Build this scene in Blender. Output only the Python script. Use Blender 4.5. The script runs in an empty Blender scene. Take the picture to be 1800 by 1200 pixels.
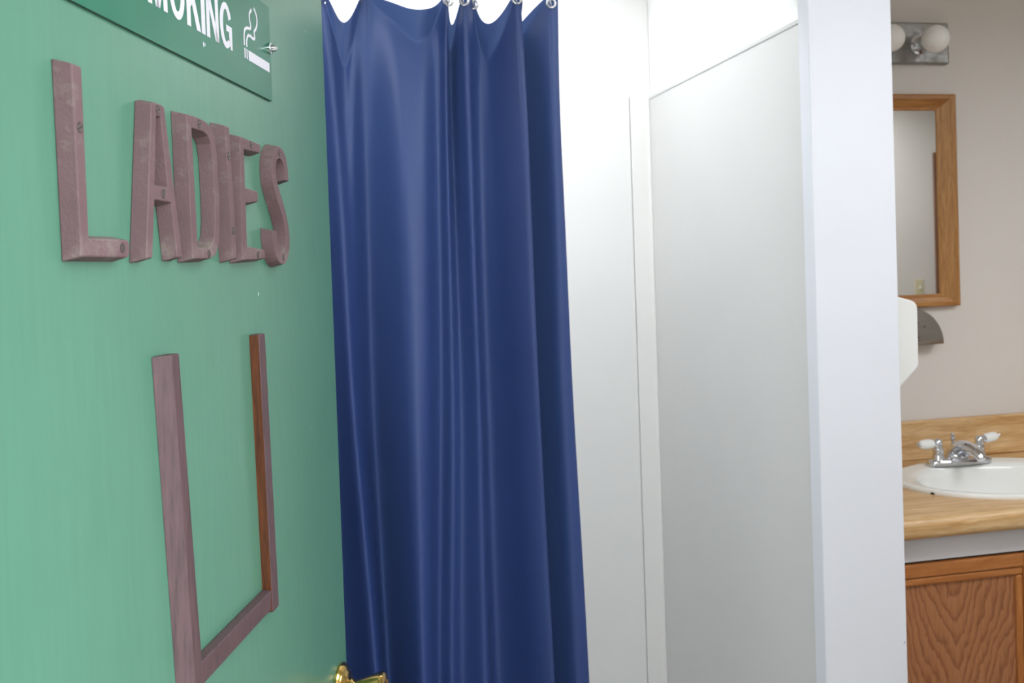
import bpy, bmesh, math, random
from mathutils import Vector, Matrix
from mathutils.geometry import tessellate_polygon

random.seed(7)
SC = bpy.context.scene
COL = SC.collection

# ------------------------------------------------------------------ camera
cam_d = bpy.data.cameras.new('camera')
cam = bpy.data.objects.new('camera', cam_d)
COL.objects.link(cam)
SC.camera = cam
cr = Vector((0.97803, -0.20562, -0.03432)); cu = Vector((0.03800, 0.01394, 0.99918)); cf = Vector((0.20498, 0.97853, -0.02144))
cam.matrix_world = Matrix(((cr.x, cu.x, -cf.x, 0.0), (cr.y, cu.y, -cf.y, 0.0), (cr.z, cu.z, -cf.z, 1.5), (0, 0, 0, 1)))
cam_d.sensor_width = 36.0
cam_d.lens = 34.3
cam_d.shift_y = -0.0528
cam_d.clip_start = 0.02
cam_d.dof.use_dof = True
cam_d.dof.focus_distance = 0.95
cam_d.dof.aperture_fstop = 15.0

# ------------------------------------------------------------------ light
world = bpy.data.worlds.new('World'); SC.world = world
world.use_nodes = True
wn = world.node_tree.nodes; wl = world.node_tree.links
bg = wn['Background']
bg.inputs['Color'].default_value = (0.90, 0.945, 1.0, 1)
bg.inputs['Strength'].default_value = 3.0
SC.view_settings.view_transform = 'Standard'
SC.view_settings.look = 'None'
SC.view_settings.gamma = 1.0
SC.view_settings.use_curve_mapping = False
SC.view_settings.exposure = 1.7

def portal(name, loc, rot, sx, sy):
    d = bpy.data.lights.new(name, 'AREA'); d.shape = 'RECTANGLE'; d.size = sx; d.size_y = sy
    d.cycles.is_portal = True
    o = bpy.data.objects.new(name, d); o.location = loc; o.rotation_euler = rot; COL.objects.link(o)
portal('doorway_portal', (0.215, 0.39, 1.02), (math.pi / 2, 0, 0), 0.86, 2.0)
portal('shower_skylight_portal', (0.43, 2.375, 2.56), (0, 0, 0), 0.76, 0.55)
portal('unseen_room_skylight_portal', (1.10, 0.97, 2.56), (0, 0, 0), 0.9, 0.62)  # unseen skylight, placed to light the post and door

portal('unseen_left_skylight_portal', (-.4, 1.325, 2.56), (0, 0, 0), 0.7, 0.55)  # unseen skylight, placed to light the curtain from the left
portal('unseen_far_skylight_portal', (2.8, 1.2, 2.56), (0, 0, 0), 1.0, 0.85)  # unseen skylight, added to brighten the vanity side

# ------------------------------------------------------------------ materials
def new_mat(name):
    m = bpy.data.materials.new(name); m.use_nodes = True
    nt = m.node_tree
    return m, nt, nt.nodes['Principled BSDF']

def lin(c):
    return tuple((v / 255 / 12.92 if v / 255 <= 0.04045 else ((v / 255 + 0.055) / 1.055) ** 2.4) for v in c) + (1,)

def mapping(nt, scale=(1, 1, 1), coord='Object'):
    tc = nt.nodes.new('ShaderNodeTexCoord'); mp = nt.nodes.new('ShaderNodeMapping')
    mp.inputs['Scale'].default_value = scale
    nt.links.new(tc.outputs[coord], mp.inputs['Vector'])
    return mp.outputs['Vector']

def noise(nt, vec, scale, detail=4, rough=0.55, dist=0.0):
    n = nt.nodes.new('ShaderNodeTexNoise')
    n.inputs['Scale'].default_value = scale; n.inputs['Detail'].default_value = detail
    n.inputs['Roughness'].default_value = rough; n.inputs['Distortion'].default_value = dist
    nt.links.new(vec, n.inputs['Vector'])
    return n.outputs['Fac']

def ramp(nt, fac, stops):
    r = nt.nodes.new('ShaderNodeValToRGB')
    el = r.color_ramp.elements
    while len(el) < len(stops): el.new(0.5)
    for e, (p, c) in zip(el, stops): e.position = p; e.color = c
    nt.links.new(fac, r.inputs['Fac'])
    return r.outputs['Color']

def mixc(nt, fac, a, b, mode='MIX'):
    m = nt.nodes.new('ShaderNodeMix'); m.data_type = 'RGBA'; m.blend_type = mode
    for sock, v in ((m.inputs['Factor'], fac), (m.inputs['A'], a), (m.inputs['B'], b)):
        pass
    fi = [s for s in m.inputs if s.name == 'Factor' and s.type == 'VALUE'][0]
    ai = [s for s in m.inputs if s.name == 'A' and s.type == 'RGBA'][0]
    bi = [s for s in m.inputs if s.name == 'B' and s.type == 'RGBA'][0]
    for s, v in ((fi, fac), (ai, a), (bi, b)):
        if isinstance(v, bpy.types.NodeSocket): nt.links.new(v, s)
        else: s.default_value = v
    return [s for s in m.outputs if s.type == 'RGBA'][0]

def bump(nt, b, height, strength, dist=0.001):
    n = nt.nodes.new('ShaderNodeBump'); n.inputs['Strength'].default_value = strength; n.inputs['Distance'].default_value = dist
    nt.links.new(height, n.inputs['Height']); nt.links.new(n.outputs['Normal'], b.inputs['Normal'])

def paint(name, rgb, rough=0.5, var=0.04, scale=6, bscale=120, bstr=0.15, stretch=(1, 1, 1), spec=0.5):
    m, nt, b = new_mat(name)
    c = lin(rgb); v = mapping(nt, stretch)
    n1 = noise(nt, v, scale, 5)
    d = tuple(x * (1 - var) for x in c[:3]) + (1,); l = tuple(min(1, x * (1 + var)) for x in c[:3]) + (1,)
    nt.links.new(ramp(nt, n1, [(0.3, d), (0.7, l)]), b.inputs['Base Color'])
    b.inputs['Roughness'].default_value = rough
    b.inputs['Specular IOR Level'].default_value = spec
    if bstr: bump(nt, b, noise(nt, v, bscale, 3), bstr)
    return m

def metal(name, rgb, rough=0.12):
    m, nt, b = new_mat(name)
    b.inputs['Base Color'].default_value = lin(rgb); b.inputs['Metallic'].default_value = 1
    v = mapping(nt)
    nt.links.new(ramp(nt, noise(nt, v, 60, 3), [(0.3, (rough * 0.7,) * 3 + (1,)), (0.8, (rough * 1.5,) * 3 + (1,))]), b.inputs['Roughness'])
    return m

def wood(name, dark, light, stretch=(1, 1, 12), scale=4, rough=0.45, streak=60):
    """grain runs along the axis with the small stretch factor"""
    m, nt, b = new_mat(name)
    v = mapping(nt, stretch)
    a = noise(nt, v, scale, 6, 0.6, 1.2)
    f = noise(nt, v, streak, 3, 0.6)
    col = ramp(nt, a, [(0.25, lin(dark)), (0.5, lin(tuple((x + y) / 2 for x, y in zip(dark, light)))), (0.75, lin(light))])
    col = mixc(nt, 0.35, col, ramp(nt, f, [(0.35, (0.55, 0.5, 0.45, 1)), (0.6, (1, 1, 1, 1))]), 'MULTIPLY')
    nt.links.new(col, b.inputs['Base Color'])
    b.inputs['Roughness'].default_value = rough
    bump(nt, b, f, 0.1)
    return m

def cathedral_oak(name):
    m, nt, b = new_mat(name)
    tc = nt.nodes.new('ShaderNodeTexCoord'); sp = nt.nodes.new('ShaderNodeSeparateXYZ')
    nt.links.new(tc.outputs['Object'], sp.inputs['Vector'])
    def mth(op, a, c=None):
        n = nt.nodes.new('ShaderNodeMath'); n.operation = op
        for i, v in enumerate((a, c)):
            if v is None: continue
            if isinstance(v, bpy.types.NodeSocket): nt.links.new(v, n.inputs[i])
            else: n.inputs[i].default_value = v
        return n.outputs[0]
    low = noise(nt, mapping(nt, (1, 1, .35)), 9, 3)
    xw = mth('ADD', sp.outputs['X'], mth('MULTIPLY', mth('SUBTRACT', low, 0.5), 0.10))
    ax = mth('SQRT', mth('ADD', mth('MULTIPLY', xw, xw), 0.0006))
    fn = noise(nt, mapping(nt, (1, 1, .3)), 40, 3)
    val = mth('ADD', mth('SUBTRACT', mth('MULTIPLY', ax, 3.2), sp.outputs['Z']), mth('MULTIPLY', fn, 0.10))
    band = mth('FRACT', mth('MULTIPLY', val, 15.0))
    col = ramp(nt, band, [(0.0, lin((180, 124, 84))), (0.5, lin((174, 116, 76))), (0.85, lin((146, 92, 58))), (1.0, lin((176, 120, 80)))])
    f = noise(nt, mapping(nt, (1, 1, 0.06)), 260, 3)
    col = mixc(nt, 0.4, col, ramp(nt, f, [(0.35, (0.62, 0.56, 0.5, 1)), (0.6, (1, 1, 1, 1))]), 'MULTIPLY')
    nt.links.new(col, b.inputs['Base Color'])
    b.inputs['Roughness'].default_value = 0.42
    return m

def door_paint():
    m, nt, b = new_mat('green_door_paint')
    v = mapping(nt, (14, 14, 1)); v0 = mapping(nt)
    base = ramp(nt, noise(nt, v, 10, 5, 0.6), [(0.25, lin((74, 117, 97))), (0.75, lin((77, 121, 101)))])
    blot = ramp(nt, noise(nt, v0, 5, 3), [(0.35, (0.94, 0.95, 0.94, 1)), (0.65, (1, 1, 1, 1))])
    col = mixc(nt, 1.0, base, blot, 'MULTIPLY')
    vo = nt.nodes.new('ShaderNodeTexVoronoi'); vo.inputs['Scale'].default_value = 16
    vs = mapping(nt, (1, 1, .7)); nt.links.new(vs, vo.inputs['Vector'])
    spk = ramp(nt, vo.outputs['Distance'], [(0.0, (1, 1, 1, 1)), (0.022, (1, 1, 1, 1)), (0.034, (0, 0, 0, 1))])
    gate = ramp(nt, noise(nt, v0, 9, 2), [(0.55, (0, 0, 0, 1)), (0.6, (1, 1, 1, 1))])
    fac = mixc(nt, 1.0, spk, gate, 'MULTIPLY')
    col = mixc(nt, fac, col, lin((170, 205, 185)))
    nt.links.new(col, b.inputs['Base Color'])
    b.inputs['Roughness'].default_value = 0.2
    b.inputs['Specular IOR Level'].default_value = 0.36
    bump(nt, b, noise(nt, v, 60, 4), 0.10, 0.0006)
    return m

def letter_paint():
    m, nt, b = new_mat('mauve_letter_paint')
    v = mapping(nt)
    base = ramp(nt, noise(nt, v, 40, 6), [(0.25, lin((88, 66, 69))), (0.75, lin((99, 75, 78)))])
    dust = ramp(nt, noise(nt, v, 32, 5, 0.7), [(0.54, (0, 0, 0, 1)), (0.70, (1, 1, 1, 1))])
    col = mixc(nt, 0.0, base, base)
    dm = nt.nodes.new('ShaderNodeMath'); dm.operation = 'MULTIPLY'; dm.inputs[1].default_value = 0.55
    ge = nt.nodes.new('ShaderNodeNewGeometry'); sx = nt.nodes.new('ShaderNodeSeparateXYZ'); nt.links.new(ge.outputs['True Normal'], sx.inputs['Vector'])
    ledge = ramp(nt, sx.outputs['Z'], [(0.35, (0, 0, 0, 1)), (0.6, (1, 1, 1, 1))])
    patch = ramp(nt, noise(nt, v, 55, 4), [(0.36, (0, 0, 0, 1)), (0.55, (1, 1, 1, 1))])
    settled = mixc(nt, 1.0, ledge, patch, 'MULTIPLY')
    dsum = mixc(nt, 1.0, dust, settled, 'ADD')
    nt.links.new(dsum, dm.inputs[0])
    col = mixc(nt, dm.outputs[0], base, lin((124, 113, 106)))
    nt.links.new(col, b.inputs['Base Color'])
    b.inputs['Roughness'].default_value = 0.62
    bump(nt, b, noise(nt, v, 260, 5, 0.7), 0.5, 0.0012)
    return m

def strip_paint():
    m, nt, b = new_mat('mauve_moulding_paint')
    v = mapping(nt, (14, 14, 1))
    col = ramp(nt, noise(nt, v, 22, 6, 0.65), [(0.28, lin((58, 42, 44))), (0.5, lin((77, 57, 60))), (0.8, lin((92, 68, 72)))])
    nt.links.new(col, b.inputs['Base Color'])
    b.inputs['Roughness'].default_value = 0.6
    bump(nt, b, noise(nt, v, 40, 5, 0.7), 0.5, 0.001)
    return m

def vinyl():
    m, nt, b = new_mat('blue_vinyl')
    v = mapping(nt)
    col = ramp(nt, noise(nt, v, 3, 3), [(0.3, lin((36, 57, 110))), (0.7, lin((40, 62, 117)))])
    nt.links.new(col, b.inputs['Base Color'])
    b.inputs['Roughness'].default_value = 0.5
    b.inputs['Specular IOR Level'].default_value = 0.5
    tr = nt.nodes.new('ShaderNodeBsdfTranslucent'); tr.inputs['Color'].default_value = (0.15, 0.25, 0.54, 1)
    mx = nt.nodes.new('ShaderNodeMixShader'); mx.inputs['Fac'].default_value = 0.12
    nt.links.new(b.outputs[0], mx.inputs[1]); nt.links.new(tr.outputs[0], mx.inputs[2])
    nt.links.new(mx.outputs[0], nt.nodes['Material Output'].inputs['Surface'])
    return m

M = {}
M['wall'] = paint('warm_white_wall_paint', (223, 216, 209), 0.7, 0.015, 3, 140, 0.12)
M['shower_wall'] = paint('white_wall_paint', (248, 247, 244), 0.6, 0.01, 3, 140, 0.1)
M['panel'] = paint('white_shower_panel', (216, 215, 212), 0.28, 0.012, 4, 90, 0.06)
M['trim_white'] = paint('white_trim_paint', (231, 232, 239), 0.45, 0.01, 4, 90, 0.06)
M['trim_corner'] = paint('white_corner_trim', (252, 250, 246), 0.4, 0.01, 4, 90, 0.04)
M['trim_grey'] = paint('pale_grey_trim', (214, 214, 212), 0.45, 0.01, 4, 90, 0.04)
M['ceiling'] = paint('ceiling_paint', (236, 235, 230), 0.8, 0.02, 3, 60, 0.2)
M['floor'] = paint('brown_vinyl_floor', (130, 117, 102), 0.4, 0.12, 18, 60, 0.1)
M['ground'] = paint('concrete_ground', (150, 146, 138), 0.85, 0.15, 3, 40, 0.3)
M['light_block'] = paint('light_block_green', (44, 58, 34), 0.8, 0.4, 30, 25, 0.8)
M['casing'] = paint('dark_green_casing', (40, 62, 48), 0.5, 0.05, 8, 60, 0.1)
M['cladding'] = wood('brown_cladding', (62, 48, 36), (88, 68, 50), (1, 12, 12), 5, 0.7, 50)
M['siding'] = paint('outside_paint', (205, 208, 205), 0.6, 0.03, 4, 60, 0.2)
M['door'] = door_paint()
M['letter'] = letter_paint()
M['strip'] = strip_paint()
M['rawwood'] = wood('stained_raw_wood', (58, 28, 11), (120, 62, 26), (14, 14, 1), 12, 0.5, 60)
M['sign'] = paint('dark_green_sign_plastic', (30, 96, 74), 0.2, 0.03, 8, 200, 0.0, spec=0.22)
M['sign_edge'] = paint('sign_edge_green', (26, 66, 50), 0.4, 0.03, 8, 200, 0.0)
M['print'] = paint('white_print', (200, 198, 205), 0.35, 0.01, 30, 200, 0.0)
M['steel'] = metal('screw_steel', (128, 116, 112), 0.45)
M['slot'] = paint('dark_slot', (40, 36, 34), 0.8, 0.1, 50, 200, 0.0)
M['chrome'] = metal('chrome', (222, 224, 228), 0.09)
M['plate'] = metal('dull_chrome_plate', (160, 159, 156), 0.5)
M['brushed'] = metal('brushed_steel', (168, 166, 160), 0.36)
M['brass'] = metal('polished_brass', (206, 172, 98), 0.14)
M['vinyl'] = vinyl()
M['porcelain'] = paint('white_porcelain', (240, 240, 236), 0.12, 0.005, 5, 100, 0.0)
M['pan'] = paint('grey_shower_pan', (176, 174, 168), 0.4, 0.05, 8, 60, 0.05)
M['chip'] = paint('black_chip', (22, 20, 20), 0.6, 0.1, 50, 100, 0.0)
M['globe'] = paint('opal_glass', (246, 244, 240), 0.12, 0.01, 5, 100, 0.0)
M['laminate'] = wood('oak_laminate', (188, 136, 78), (242, 214, 168), (1, 12, 12), 3.2, 0.35, 24)
M['frame_oak'] = wood('oak_mirror_frame', (150, 98, 46), (200, 150, 88), (10, 10, 1), 8, 0.4, 60)
M['frame_oak_h'] = wood('oak_mirror_frame_rail', (150, 94, 42), (200, 144, 80), (1, 10, 10), 8, 0.4, 60)
M['cab_oak'] = wood('oak_cabinet_stile', (168, 100, 48), (202, 134, 74), (12, 12, 1), 5, 0.4, 70)
M['cab_oak_h'] = wood('oak_cabinet_rail', (168, 100, 48), (206, 138, 78), (1, 12, 12), 5, 0.4, 70)
M['cab_panel'] = cathedral_oak('oak_cabinet_panel')
M['apron'] = paint('white_apron_paint', (224, 222, 224), 0.45, 0.01, 4, 90, 0.05)
M['gap'] = paint('dark_gap', (28, 22, 18), 0.9, 0.1, 10, 60, 0.0)
M['abs'] = paint('white_plastic', (236, 236, 232), 0.35, 0.01, 10, 100, 0.0)
M['ivory'] = paint('ivory_plastic', (214, 202, 168), 0.4, 0.02, 10, 100, 0.0)
M['brown_wood'] = wood('brown_door_wood', (96, 58, 36), (140, 92, 60), (12, 12, 1), 5, 0.5, 60)
m, nt, b = new_mat('mirror_glass'); b.inputs['Base Color'].default_value = (0.86, 0.88, 0.86, 1); b.inputs['Metallic'].default_value = 1; b.inputs['Roughness'].default_value = 0.02
M['mirror'] = m

# ------------------------------------------------------------------ mesh helpers
def mesh_obj(name, verts, faces, mat, parent=None, smooth=False, mats=None, fm=None):
    me = bpy.data.meshes.new(name)
    me.from_pydata([tuple(v) for v in verts], [], faces)
    me.validate(); me.update()
    bm = bmesh.new(); bm.from_mesh(me)
    bmesh.ops.recalc_face_normals(bm, faces=bm.faces); bm.to_mesh(me); bm.free()
    for mm in (mats or [mat]): me.materials.append(mm)
    if fm:
        for p, i in zip(me.polygons, fm): p.material_index = i
    if smooth:
        for p in me.polygons: p.use_smooth = True
    o = bpy.data.objects.new(name, me); COL.objects.link(o)
    if parent: o.parent = parent
    return o

def auto_smooth(o, ang=35):
    me = o.data
    for p in me.polygons: p.use_smooth = True
    bm = bmesh.new(); bm.from_mesh(me)
    for e in bm.edges:
        if len(e.link_faces) == 2 and e.calc_face_angle(0) > math.radians(ang): e.smooth = False
    bm.to_mesh(me); bm.free()

def bevel(o, w, seg=2, ang=30):
    md = o.modifiers.new('bevel', 'BEVEL'); md.width = w; md.segments = seg
    md.limit_method = 'ANGLE'; md.angle_limit = math.radians(ang); md.harden_normals = False
    return o

BOXF = [(0, 1, 2, 3), (7, 6, 5, 4), (0, 4, 5, 1), (1, 5, 6, 2), (2, 6, 7, 3), (3, 7, 4, 0)]
def boxv(x0, x1, y0, y1, z0, z1):
    return [(x0, y0, z0), (x1, y0, z0), (x1, y1, z0), (x0, y1, z0), (x0, y0, z1), (x1, y0, z1), (x1, y1, z1), (x0, y1, z1)]
def boxes(name, bl, mat, parent=None, bev=0):
    V = []; F = []
    for bx in bl:
        n = len(V); V += boxv(*bx); F += [tuple(i + n for i in f) for f in BOXF]
    o = mesh_obj(name, V, F, mat, parent)
    if bev: bevel(o, bev)
    return o
def box(name, x0, x1, y0, y1, z0, z1, mat, parent=None, bev=0):
    return boxes(name, [(x0, x1, y0, y1, z0, z1)], mat, parent, bev)

def lathe(name, prof, mat, parent=None, seg=40, axis='Z', ang=40):
    """prof: list of (axial, radius)"""
    V = []; F = []; rings = []
    for a, r in prof:
        if r < 1e-6:
            V.append((0, 0, a)); rings.append([len(V) - 1])
        else:
            s = len(V)
            for k in range(seg):
                t = 2 * math.pi * k / seg; V.append((r * math.cos(t), r * math.sin(t), a))
            rings.append(list(range(s, s + seg)))
    for A, B in zip(rings, rings[1:]):
        if len(A) == 1 and len(B) == 1: continue
        for k in range(seg):
            k2 = (k + 1) % seg
            if len(A) == 1: F.append((A[0], B[k], B[k2]))
            elif len(B) == 1: F.append((A[k], A[k2], B[0]))
            else: F.append((A[k], A[k2], B[k2], B[k]))
    if axis == 'X': V = [(z, x, y) for x, y, z in V]
    elif axis == '-Y': V = [(x, -z, y) for x, y, z in V]
    o = mesh_obj(name, V, F, mat, parent)
    auto_smooth(o, ang)
    return o

def tube(name, pts, rad, mat, parent=None, seg=12, closed=False, caps=True):
    pts = [Vector(p) for p in pts]; n = len(pts)
    rads = rad if isinstance(rad, (list, tuple)) else [rad] * n
    V = []; F = []
    up = Vector((0, 0, 1)); prev = None
    for i, p in enumerate(pts):
        if closed: t = pts[(i + 1) % n] - pts[i - 1]
        else: t = pts[min(i + 1, n - 1)] - pts[max(i - 1, 0)]
        t.normalize()
        if prev is None:
            a = t.cross(up)
            if a.length < 1e-3: a = t.cross(Vector((1, 0, 0)))
        else: a = prev - t * prev.dot(t)
        a.normalize(); prev = a; bb = t.cross(a)
        for k in range(seg):
            th = 2 * math.pi * k / seg
            V.append(p + (a * math.cos(th) + bb * math.sin(th)) * rads[i])
    for i in range(n if closed else n - 1):
        j = (i + 1) % n
        for k in range(seg):
            k2 = (k + 1) % seg
            F.append((i * seg + k, i * seg + k2, j * seg + k2, j * seg + k))
    if caps and not closed:
        F.append(tuple(range(seg))); F.append(tuple((n - 1) * seg + k for k in range(seg)))
    o = mesh_obj(name, V, F, mat, parent)
    auto_smooth(o, 50)
    return o

def area2(P): return sum(P[i][0] * P[(i + 1) % len(P)][1] - P[(i + 1) % len(P)][0] * P[i][1] for i in range(len(P)))
def ccw(P): return list(P) if area2(P) > 0 else list(reversed(P))
def offset(P, d):
    """offset a CCW polygon outward by d (mitre, limited)"""
    n = len(P); out = []
    for i in range(n):
        p0 = Vector(P[i - 1]); p1 = Vector(P[i]); p2 = Vector(P[(i + 1) % n])
        e1 = (p1 - p0).normalized(); e2 = (p2 - p1).normalized()
        n1 = Vector((e1.y, -e1.x)); n2 = Vector((e2.y, -e2.x))
        k = 1 + n1.dot(n2); mv = (n1 + n2) / max(k, 0.35)
        q = p1 + mv * d; out.append((q.x, q.y))
    return out

def prism(name, outer, holes, t, taper, mat, parent=None, y0=0.0, back=True):
    """flat shape in local x,z; base at y=y0, front at y=y0-t; base outline grows by taper"""
    loops_f = [ccw(outer)] + [ccw(h) for h in holes]
    loops_b = [offset(loops_f[0], taper)] + [offset(h, -taper) for h in loops_f[1:]]
    V = []; F = []; idx_f = []; idx_b = []
    for L in loops_f:
        s = len(V); V += [(x, y0 - t, z) for x, z in L]; idx_f.append(list(range(s, s + len(L))))
    nf = len(V)
    for L in loops_b:
        s = len(V); V += [(x, y0, z) for x, z in L]; idx_b.append(list(range(s, s + len(L))))
    tri = tessellate_polygon([[Vector((x, z, 0)) for x, z in L] for L in loops_f])
    F += [tuple(t_) for t_ in tri]
    if back: F += [tuple(i + nf for i in reversed(t_)) for t_ in tri]
    for A, B in zip(idx_f, idx_b):
        n = len(A)
        for i in range(n):
            j = (i + 1) % n
            F.append((A[i], A[j], B[j], B[i]))
    return mesh_obj(name, V, F, mat, parent)

def stroke(path, w, closed=False):
    """polygon of constant width along a path"""
    P = [Vector(p) for p in path]; n = len(P); L = []; Rr = []
    for i in range(n):
        e1 = (P[i] - P[i - 1]) if i > 0 else (P[1] - P[0])
        e2 = (P[i + 1] - P[i]) if i < n - 1 else (P[-1] - P[-2])
        e1.normalize(); e2.normalize()
        n1 = Vector((-e1.y, e1.x)); n2 = Vector((-e2.y, e2.x))
        mv = (n1 + n2) / max(1 + n1.dot(n2), 0.4) * (w / 2)
        a = P[i] + mv; c = P[i] - mv
        L.append((a.x, a.y)); Rr.append((c.x, c.y))
    return L + list(reversed(Rr))

def catmull(P, k=6):
    P = [Vector(p) for p in P]; out = []
    for i in range(len(P) - 1):
        p0 = P[max(i - 1, 0)]; p1 = P[i]; p2 = P[i + 1]; p3 = P[min(i + 2, len(P) - 1)]
        for j in range(k):
            t = j / k
            out.append(0.5 * ((2 * p1) + (p2 - p0) * t + (2 * p0 - 5 * p1 + 4 * p2 - p3) * t * t + (3 * p1 - p0 - 3 * p2 + p3) * t ** 3))
    out.append(P[-1])
    return out

def empty(name, loc=(0, 0, 0), mat=None):
    o = bpy.data.objects.new(name, None); COL.objects.link(o); o.empty_display_size = 0.02
    if mat is not None: o.matrix_world = mat
    else: o.location = loc
    return o
def tag(o, label, cat, group=None):
    o['label'] = label; o['category'] = cat
    if group: o['group'] = group
    return o
def struct(o, label=None, cat=None):
    o['kind'] = 'structure'
    if label: o['label'] = label
    if cat: o['category'] = cat
    return o

# ------------------------------------------------------------------ the room
CE = 2.44           # ceiling height
BY = 2.85           # back wall
FY0, FY1 = 0.40, 0.51   # front wall, with the entrance
struct(box('floor', -1.6, 4.7, FY0, BY + .1, -.06, 0, M['floor']), 'brown vinyl floor of the washroom', 'floor')
struct(box('light_block', -4.5, 1.0, -3.0, -2.4, -.02, 2.1, M['light_block'], bev=.15), 'dark green block added opposite the entrance to hold back light', 'light_block')  # unseen block, added to darken the light reaching curtain and post
struct(box('sky_block', -2.2, .8, -1.5, FY0 - .02, 2.46, 2.56, M['siding']), 'pale slab added over the entrance to cut sky light', 'sky_blocker')  # unseen slab, added to reduce sky light through the doorway
struct(box('ground', -12, 14, -14, FY0, -.12, -.02, M['ground']), 'pale concrete ground outside the entrance', 'ground')
# ceiling with unseen skylight openings placed to match the light (boxes round the holes)
def holed_slab(name, x0, x1, y0, y1, z0, z1, holes, mat):
    xs = sorted({x0, x1, *[h[0] for h in holes], *[h[1] for h in holes]})
    ys = sorted({y0, y1, *[h[2] for h in holes], *[h[3] for h in holes]})
    bl = []
    for a, b_ in zip(xs, xs[1:]):
        for c, d in zip(ys, ys[1:]):
            mx, my = (a + b_) / 2, (c + d) / 2
            if any(h[0] < mx < h[1] and h[2] < my < h[3] for h in holes): continue
            bl.append((a, b_, c, d, z0, z1))
    return boxes(name, bl, mat)
SKY1 = (.05, .81, 2.10, 2.65); SKY2 = (.65, 1.55, .66, 1.28); SKY4 = (-.75, -.05, 1.05, 1.6); SKY3 = (2.3, 3.3, .775, 1.625)
struct(holed_slab('ceiling', -1.6, 4.7, FY0, BY + .1, CE, CE + .12, [SKY1, SKY2, SKY3, SKY4], M['ceiling']), 'white ceiling with unseen skylight openings placed for the light', 'ceiling')
struct(box('wall_back', -1.7, 4.8, BY, BY + .1, 0, CE, M['wall']), 'warm white wall behind the vanity and mirror', 'wall')
struct(box('wall_left', -1.7, -1.6, FY0, BY, 0, CE, M['wall']), 'warm white wall on the left of the room', 'wall')
struct(box('wall_right', 4.7, 4.8, FY0, BY, 0, CE, M['wall']), 'warm white wall on the right of the room', 'wall')
DX0, DX1, DZ = -0.235, 0.66, 2.05     # entrance opening
struct(boxes('wall_front', [(-1.7, DX0, FY0, FY1, 0, CE), (DX1, 4.8, FY0, FY1, 0, CE), (DX0, DX1, FY0, FY1, DZ, CE)], M['wall']), 'warm white wall with the entrance opening', 'wall')
struct(boxes('trim_1', [(DX0 - .06, DX0, FY0 - .02, FY0, 0, DZ + .06), (DX1, DX1 + .06, FY0 - .02, FY0, 0, DZ + .06), (DX0, DX1, FY0 - .02, FY0, DZ, DZ + .06)], M['casing'], bev=.003), 'dark green casing around the entrance', 'trim')

clad = struct(boxes('cladding', [(-4.0, DX0 - .062, FY0 - .022, FY0, 0, .04), (DX1 + .062, 7.0, FY0 - .022, FY0, 0, .04)], M['cladding']), 'brown board cladding outside the entrance', 'cladding')
for k in range(15):
    z0 = .045 + k * .16
    for xa, xb in ((-4.0, DX0 - .062), (DX1 + .062, 7.0)):
        box('board', xa, xb, FY0 - .022, FY0, z0, z0 + .155, M['cladding'], clad, .004)
box('board', DX0 - .06, DX1 + .06, FY0 - .022, FY0, DZ + .062, 2.44, M['cladding'], clad, .004)
# shower stall: partition, wall linings, trims
PX = 1.045          # shower face of the partition
struct(box('wall_partition', PX, 1.205, 1.895, BY, 0, CE, M['shower_wall']), 'white partition wall between shower and vanity', 'wall')
struct(box('wall_shower_left', -.31, -.20, 1.895, BY, 0, CE, M['shower_wall']), 'white partition wall on the left of the shower', 'wall')
struct(box('wall_shower_back', -.20, PX, BY - .012, BY, 0, CE, M['shower_wall']), 'white wall at the back of the shower', 'wall')
PT = 2.0
struct(box('shower_panel_side', 1.037, PX, 1.897, BY - .017, .1, PT - .008, M['panel']), 'pale grey smooth lining panel on the shower side wall', 'wall panel')
struct(boxes('shower_panel_back', [(-.195, .9756, BY - .017, BY - .012, .1, PT), (-.195, 1.044, BY - .017, BY - .012, PT, CE - .004)], M['shower_wall']), 'smooth white lining panel on the shower back wall', 'wall panel')
struct(box('trim_2', 1.0345, PX, 1.897, BY - .03, PT - .008, PT + .002, M['trim_grey'], bev=.0012), 'thin grey edge strip capping the shower side panel', 'trim')
# corner moulding, L-shaped
struct(boxes('trim_3', [(.978, 1.037, BY - .023, BY - .017, .1, PT), (1.030, 1.037, BY - .030, BY - .023, .1, PT)], M['trim_corner'], bev=.0015), 'white corner moulding where the shower panels meet', 'trim')
# board capping the end of the partition
post = struct(box('trim_4', 1.031, 1.222, 1.852, 1.895, 0, CE, M['trim_white'], bev=.0025), 'wide white board capping the end of the partition wall', 'trim')
struct(box('trim_5', -.32, -.19, 1.852, 1.895, 0, CE, M['trim_white'], bev=.0025), 'white board capping the left shower wall', 'trim')
struct(boxes('shower_pan', [(-.2, 1.037, 1.90, BY - .017, 0, .05), (-.2, 1.037, 1.90, 1.96, .05, .12)], M['pan'], bev=.01), 'pale grey shower pan with raised curb', 'shower pan')
mk = mesh_obj('paint_scuff', [(1.2135, 1.8515, .668), (1.2165, 1.8515, .6705), (1.2175, 1.8515, .6735), (1.2145, 1.8515, .6715), (1.2135, 1.852, .668), (1.2165, 1.852, .6705), (1.2175, 1.852, .6735), (1.2145, 1.852, .6715)],
              BOXF, paint('grey_scuff', (150, 150, 158), .7, .05, 60, 60, 0), post)
struct(box('baseboard_right', 1.205, 1.215, 1.9, 2.2, 0, .09, M['trim_white'], bev=.002), 'white baseboard at the foot of the partition', 'trim')

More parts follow.
